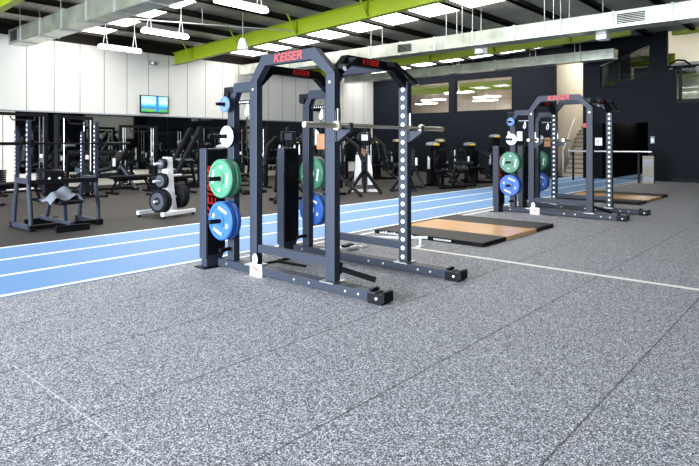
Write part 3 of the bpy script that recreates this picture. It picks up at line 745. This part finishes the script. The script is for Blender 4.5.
def machine_trainer(label, loc, rz, shroud='satin', scr='glow_console', group='functional trainers in the middle'):
    t = thing('cable_trainer', label, 'gym machine', loc, rz, group)
    for s in (-1, 1):
        MB().bar((0, .1, .62), (s*.42, -.50, .05), .06, .07).build('leg', 'black', t)
        MB().cyl((s*.42, -.54, .025), (s*.42, -.46, .025), .035, 10).build('rubber_foot', 'rubber', t)
    MB().box(-.40, .40, .22, .30, .0, .07).build('rear_foot', shroud, t)
    MB().box(-.04, .04, .06, .16, .0, 1.72, .01).build('mast', 'satin', t)
    sh = MB().prism([(-.30, .20), (-.08, .20), (-.10, 1.02), (-.24, 1.02), (-.27, .6)], .10, .24, 'y').build('air_tank_shroud', shroud, t)
    MB().prism([(.08, .20), (.24, .20), (.20, .7), (.12, 1.02), (.09, 1.02)], .10, .24, 'y').build('air_tank_shroud', shroud, t)
    MB().box(-.18, .18, .02, .10, 1.38, 1.62, .02).build('console', 'satin', t); MB().box(-.085, .085, .014, .0195, 1.42, 1.58).build('screen', scr, t)
    for s in (-1, 1):
        a = MB().tube([(s*.05, .12, 1.30), (s*.30, .05, 1.48), (s*.52, -.1, 1.28), (s*.62, -.28, .86)], .045, 10).build('swing_arm', 'black', t)
        MB().ball((s*.62, -.28, .86), .065).build('pulley', 'satin', a, True); MB().cyl((s*.62, -.30, .80), (s*.62, -.30, .66), .014, 8).build('hand_grip', 'rubber', a)
        MB().cyl((s*.18, .14, .5), (s*.18, .14, 1.30), .02, 8).build('guide_rod', 'brushed', t)
    MB().cyl((0, .04, 1.0), (0, .04, 1.18), .028, 10).build('strap', 'brown', t)
    return t
def cable_station(label, loc, rz, w=1.5, h=2.1, group='tall cable stations'):
    t = thing('cable_station', label, 'gym machine', loc, rz, group)
    for s in (-1, 1):
        MB().box(s*w/2-.04, s*w/2+.04, -.05, .05, .05, h, .006).build('post', 'black', t)
        MB().box(s*w/2-.06, s*w/2+.06, -.45, .45, 0, .06).build('base_rail', 'black', t)
        for k in (-.09, .09): MB().cyl((s*(w/2-.12), k, .08), (s*(w/2-.12), k, h-.08), .012, 8).build('guide_rod', 'brushed', t)
        wt = MB()
        for q in range(10): wt.box(s*(w/2-.12)-.07, s*(w/2-.12)+.07, -.13, .13, .12+q*.055, .165+q*.055)
        wt.build('weight_stack', 'rubber', t)
        MB().box(s*(w/2-.12)-.03, s*(w/2-.12)+.03, -.03, .03, .95, 1.05).build('carriage', 'white', t)
    MB().box(-w/2, w/2, -.04, .04, h-.08, h).build('top_bar', 'black', t); MB().box(-w/2, w/2, -.03, .03, .05, .10).build('base_bar', 'black', t)
    MB().tube([(-.5*w/2, -.04, h-.1), (-.45*w/2, -.10, h-.2), (.45*w/2, -.10, h-.2), (.5*w/2, -.04, h-.1)], .018, 8).build('pull_up_grip', 'black', t)
    return t
def flat_bench(label, loc, rz, group='flat benches'):
    t = thing('weight_bench', label, 'bench', loc, rz, group)
    MB().box(-.60, .60, -.14, .14, .40, .48, .03).build('bench_pad', 'pad', t, True)
    MB().bar((-.5, 0, .36), (.5, 0, .36), .06, .06).build('spine', 'black', t)
    for s in (-1, 1):
        MB().tube([(s*.42, 0, .37), (s*.50, 0, .22), (s*.56, 0, .05)], .032, 8).build('leg', 'black', t); MB().box(s*.56-.03, s*.56+.03, -.28, .28, 0, .06).build('foot', 'black', t)
    return t
def leg_press(label, loc, rz):
    t = thing('leg_press', label, 'gym machine', loc, rz)
    for s in (-.17, .17): MB().bar((-.40, s*1.5, .42), (.42, s*1.5, 1.80), .17, .12, .02).build('sled_rail', 'pad', t)
    MB().box(-.95, .75, -.45, -.37, 0, .08).box(-.95, .75, .37, .45, 0, .08).box(-.95, -.87, -.45, .45, 0, .08).box(.67, .75, -.45, .45, 0, .08).build('base_frame', 'black', t)
    for s in (-.41, .41): MB().bar((.68, s, .05), (.35, s, 1.6), .07, .07).build('leg', 'black', t)
    MB().bar((.35, -.43, 1.58), (.35, .43, 1.58), .06, .06).build('cross_bar', 'black', t)
    MB().box(-1.05, -.55, -.25, .25, .20, .30, .03).build('seat', 'pad', t, True)
    MB().bar((-.05, -.40, .85), (-.05, .40, .85), .24, .05).build('foot_plate', 'brushed', t)
    return t

def row_machine(label, loc, rz, group='low pad machines along the track'):
    t = thing('leg_curl_machine', label, 'gym machine', loc, rz, group)
    MB().bar((-.75, 0, .06), (.75, 0, .06), .08, .07).build('base_rail', 'black', t)
    MB().box(-.80, -.72, -.38, .38, 0, .07).build('foot', 'black', t); MB().box(.70, .78, -.38, .38, 0, .07).build('foot', 'black', t)
    for s in (-1, 1):
        MB().bar((.72, s*.34, .05), (.30, s*.06, .82), .05, .06).build('leg', 'iron', t); MB().bar((-.74, s*.34, .05), (-.35, s*.06, .50), .05, .06).build('leg', 'black', t)  # iron grey legs and roller arm: highlights painted into the dark frame
    MB().bar((-.78, 0, .50), (.10, 0, .62), .34, .09, .03).build('long_pad', 'pad', t, True)
    MB().bar((.12, 0, .60), (.48, 0, 1.10), .34, .09, .03).build('raised_pad', 'pad', t, True)
    MB().bar((.34, -.05, .40), (.60, -.05, 1.18), .07, .07).build('upright', 'black', t)
    MB().cyl((-.62, -.30, .72), (-.62, .30, .72), .06, 12).build('roller', 'rubber', t); MB().bar((-.62, .0, .5), (-.62, 0, .76), .04, .05).build('roller_arm', 'iron', t)
    MB().box(.50, .56, .14, .20, .55, 1.12, .01).build('air_cylinder', 'white', t)
    MB().box(.06, .12, -.26, -.20, .70, .92, .01).build('white_bracket', 'white', t)
    return t
machine_air('black chest press with yellow label, left of the three by the dark wall', (15.0, 9.45, 0), math.radians(-25), 1.37)
machine_air('black chest press with yellow label, between two others by the dark wall', (17.75, 9.75, 0), math.radians(-35), 1.36)
machine_air('taller black chest press with yellow label behind the farther rack', (19.6, 9.75, 0), math.radians(-40), 1.66)
row_machine('low pad machine just right of the numbered front post', (13.5, 9.55, 0), math.radians(25))
row_machine('low pad machine between the two lower yellow labelled presses', (16.2, 9.35, 0), math.radians(35))
machine_air('dark press machine against the end wall behind the low pad machines', (19.6, 12.2, 0), math.radians(-45), 1.5)
machine_air('dark press machine against the end wall nearer the white wall corner', (19.4, 14.2, 0), math.radians(-45), 1.5)
machine_trainer('white and black cable trainer with lit console seen through the nearer rack', (11.93, 9.88, 0), math.radians(-50), 'white', 'glow_screen')
machine_trainer('cable trainer with black shroud just right of the nearer rack post', (10.6, 9.7, 0), math.radians(-20))
machine_trainer('cable trainer standing farther back behind the barbell', (14.0, 11.7, 0), math.radians(-60))
machine_trainer('cable trainer half hidden by the nearer rack first post', (9.0, 9.75, 0), math.radians(-30))
machine_trainer('cable trainer seen between the two posts of the nearer rack arch', (11.5, 11.7, 0), math.radians(-35))
row_machine('low pad machine behind the far green plates of the nearer rack', (12.9, 12.5, 0), math.radians(30))
flat_bench('flat black bench left of the white plate tree', (7.7, 14.6, 0), math.radians(5))
row_machine('low pad machine by the flat bench left of the plate tree', (7.5, 15.6, 0), math.radians(5))
flat_bench('flat black bench behind the white plate tree', (8.2, 13.4, 0), math.radians(5))
flat_bench('flat black bench at the left edge behind the bench press station', (4.7, 14.0, 0), math.radians(20))
leg_press('black leg press with two steep inclined rails behind the plate tree', (9.7, 15.2, 0), math.radians(0))
cable_station('tall black cable station behind the left bench press station', (5.9, 13.9, 0), math.radians(30), 1.2, 2.0)
cable_station('tall black cable station by the mirror at the left', (5.6, 16.4, 0), math.radians(10), 1.3, 2.15)
cable_station('tall black cable station between the two near rack storage columns', (10.8, 13.6, 0), math.radians(-25), 1.3, 1.85)
cable_station('tall black cable station near the corner of the white and dark walls', (18.3, 15.9, 0), math.radians(-40), 1.6, 1.9)
cable_station('tall black cable station in the middle behind the plate tree', (11.7, 16.0, 0), math.radians(0), 1.8, 1.9)
cable_station('tall black cable station left of the leg press by the mirrors', (9.0, 16.6, 0), math.radians(-10), 1.1, 1.9)
cable_station('tall black cable station in front of the mirrors right of the arch', (15.4, 14.6, 0), math.radians(-30), 1.6, 1.9)
machine_air('dark press machine behind the nearer rack left upright', (9.6, 12.6, 0), math.radians(10), 1.3)
machine_air('dark press machine in front of the mirrors past the nearer rack', (13.6, 14.0, 0), math.radians(-10), 1.45)
machine_air('dark press machine near the mirrors at the wall corner', (17.2, 13.6, 0), math.radians(-30), 1.45)
t = thing('information_stand', 'white notice on a black pole stand behind the farther rack', 'sign', (18.2, 8.45, 0))
MB().cyl((0, 0, 0), (0, 0, 1.5), .025, 10).build('pole', 'black', t); MB().cyl((0, 0, 0), (0, 0, .02), .2, 20).build('foot', 'black', t)
MB().box(-.02, .02, -.26, .26, 1.42, 1.74, .005).build('board', 'white', t)

# dumbbell racks along the mirrors
def dumbbell(loc, rz, r, label, group):
    t = thing('dumbbell', label, 'dumbbell', loc, rz, group)
    MB().cyl((0, -.07, 0), (0, .07, 0), .016, 8).build('handle', 'chrome', t)
    for s in (-1, 1): MB().cyl((0, s*.065, 0), (0, s*(.085+r*1.1), 0), r, 12).build('head', 'rubber', t)
    return t
def dumbbell_rack(label, loc, rz, n, where):
    t = thing('dumbbell_rack', label, 'dumbbell rack', loc, rz, 'dumbbell racks along the mirrors')
    L = n*.2/2
    for s in (-1, 1):
        MB().box(s*L-.04, s*L+.04, -.28, .25, 0, .06).build('foot', 'black', t); MB().bar((s*L, .18, .05), (s*L, .05, 1.05), .06, .08).build('post', 'black', t)
    d = None
    for lv, (yy, zz) in enumerate(((-.03, .30), (.02, .66), (.06, 1.0))):
        tl = .15
        MB().bar((-L, yy-.09, zz), (L, yy-.09, zz), .03, .03).bar((-L, yy+.09, zz), (L, yy+.09, zz), .03, .03).bar((-L, yy-.2, zz+.0), (L, yy-.2, zz+.0), .02, .05).build('shelf', 'satin', t)
        lab = '%s dumbbell on the %s tier of the %s' % ('black', ('bottom', 'middle', 'top')[lv], where)
        grp = 'dumbbells on the %s tier of the %s' % (('bottom', 'middle', 'top')[lv], where)
        for q in range(n):
            p = Vector((-L+.1+q*.2, yy, zz+.015+.055)); p.rotate(Matrix.Rotation(rz, 3, 'Z')); p += Vector(loc)
            if d is None: d = dumbbell(p, rz, .055, lab, grp)
            else: c = copy_tree(d, None, lab, grp); c.location = p; c.rotation_euler = (0, 0, rz)
dumbbell_rack('three tier dumbbell rack by the mirrors left of the plate tree', (8.2, 17.3, 0), 0, 10, 'rack left of the plate tree')
dumbbell_rack('three tier dumbbell rack by the mirrors right of the television', (11.6, 17.3, 0), 0, 10, 'rack right of the television')
dumbbell_rack('three tier dumbbell rack by the mirrors behind the nearer rack', (15.0, 17.3, 0), 0, 10, 'rack behind the nearer power rack')

# ------------------------------------------------------------------ right end: rail, signs, stairs, gallery
t = thing('handrail_barrier', 'steel handrail on a perforated metal stand in front of the dark doorway', 'handrail', (21.2, 5.0, 0))
MB().cyl((-.4, -.15, 1.06), (-.4, 2.6, 1.06), .035, 12).build('top_rail', 'brushed', t)
MB().box(-.43, -.37, .22, .28, 0, 1.03).build('post', 'black', t); MB().box(-.43, -.37, 2.4, 2.46, 0, 1.03).build('post', 'black', t)
pn = MB().box(-.46, -.34, -.22, .12, 0, .92).build('perforated_panel', 'bronze', t)
MB().box(-.465, -.46, -.20, .10, .58, .80).build('pale_panel', 'grey', pn); MB().box(-.465, -.46, -.20, .10, .08, .22).build('pale_panel', 'grey', pn)
MB().box(-.43, -.37, -.2, -.14, .92, 1.03).build('post', 'black', t)
def wallbox(name, label, cat, y, z, w, h, m, d=.03):
    t = thing(name, label, cat, (XB-.04 if 6.87 < y < 7.55 else XB, y, z)); MB().box(-d, 0, -w/2, w/2, -h/2, h/2, .006).build('face', m, t); return t
t = wallbox('notice_board', 'white notice sheet on the dark door left of the doorway', 'sign', 7.0, 1.40, .26, .29, 'sticker')
mb = MB()
for q in range(4): mb.box(-.033, -.03, -.02+.02*(q%2), .08, -.08+q*.04, -.065+q*.04)
mb.build('print', 'grey', t)
wallbox('fire_call_point', 'small red call point on the dark wall edge beside the stairs', 'alarm', 7.50, 2.02, .13, .16, 'pink', .06)
t = wallbox('door_keypad', 'small grey keypad on the dark wall right of the doorway', 'switch', 5.17, 1.46, .14, .26, 'grey', .05)
MB().box(-.055, -.05, -.04, .04, -.09, .05).build('keys', 'white', t)
t = thing('ceiling_light', 'small lit panel in the dark hall beyond the doorway', 'lamp', (26, 6.55, 2.6)); MB().box(-.3, .3, -.25, .25, -.09, 0).build('diffuser', 'glow_lamp', t)

t = thing('staircase', 'brown treaded staircase rising behind the dark end wall', 'stairs', (23.0, 8.0, 0), math.radians(8))
for q in range(14): MB().box(q*.28, 14*.28, -.75, .55, q*.175, q*.175+.135).build('riser', 'stairl', t); MB().box(q*.28-.04, q*.28+.29, -.75, .58, q*.175+.135, q*.175+.175).build('step', 'stair', t)
MB().cyl((0, .62, 1.0), (14*.28, .62, 3.45), .02, 8).build('handrail', 'white', t)
for q in (0, 4, 8, 12): MB().cyl((q*.28+.1, .62, 0.0), (q*.28+.1, .62, 1.06+q*.175), .014, 6).build('baluster', 'white', t)

t = thing('gallery_railing', 'black railing with glass panes along the gallery edge', 'railing', (XB+.1, 3.0, 2.74))
MB().cyl((0, 1.72, 1.27), (0, -1.5, 1.27), .035, 10).build('top_rail', 'black', t); MB().box(-.04, .04, -1.4, 1.45, .0, .13).build('bottom_rail', 'black', t)
for yy in (1.33, -.3, -1.36): MB().box(-.04, .04, yy-.05, yy+.05, .08, 1.25).build('post', 'black', t)
MB().box(-.006, .006, -1.4, 1.3, .08, 1.2).build('pane', 'clear', t)
MB().tube([(0, 1.70, 1.22), (0, 1.62, 1.40), (0, 1.42, 1.50), (0, 1.2, 1.46), (0, 1.02, 1.3)], .035, 10).build('curved_end', 'black', t)
t = thing('air_conditioner', 'grey air unit under the lime beam in the gallery', 'air conditioner', (26.0, 4.9, 4.32))
MB().box(-.2, .4, -.55, .45, -.3, .25, .02).build('housing', 'grey', t); MB().box(-.215, -.2, -.45, .35, -.22, .1).build('vent', 'black', t)
t = thing('cabinet', 'tan box standing behind the gallery railing', 'cabinet', (26.0, 3.2, 2.7)); MB().box(-.3, .3, -.25, .25, 0, 1.5).build('body', 'cream', t); MB().box(-.31, -.3, -.2, .2, .1, 1.3).build('door', 'white', t)
t = thing('storage_box', 'small yellow box behind the slanted high window', 'box', (XB+.55, 6.65, 3.3)); MB().box(-.15, .15, -.12, .12, -.6, .3).build('body', 'yellow', t)

def panel_light(label, x, y, z, sx, sy):
    t = thing('ceiling_light', label, 'lamp', (x, y, z), 0, 'ceiling lights beyond the end wall'); MB().box(-sx/2, sx/2, -sy/2, sy/2, 0, .05).build('diffuser', 'glow_lamp', t); MB().cyl((0, 0, .05), (0, 0, max(.06, (5.54 if y > 9 else 6.19)-z)), .01, 6).build('suspension_rod', 'white', t)
for i, (x, y) in enumerate(((27.2, 11.5), (29.5, 12.4), (27.2, 14.2), (29.5, 15.5), (27.2, 17.5), (29.5, 19.5), (24, 18), (24, 14))):
    panel_light('lit ceiling light in the room behind the high windows', x, y, 3.75, .35, 1.4)
panel_light('added unseen fill light above the gallery', 24.7, 2.0, 6.0, 2.2, 1.0); panel_light('added unseen fill light above the stairs', 25.6, 8.0, 5.6, 1.6, .8); panel_light('lit ceiling light above the gallery passage', 24.8, 5.8, 6.0, .6, .6)  # lights over stair and gallery added out of view to brighten the walls
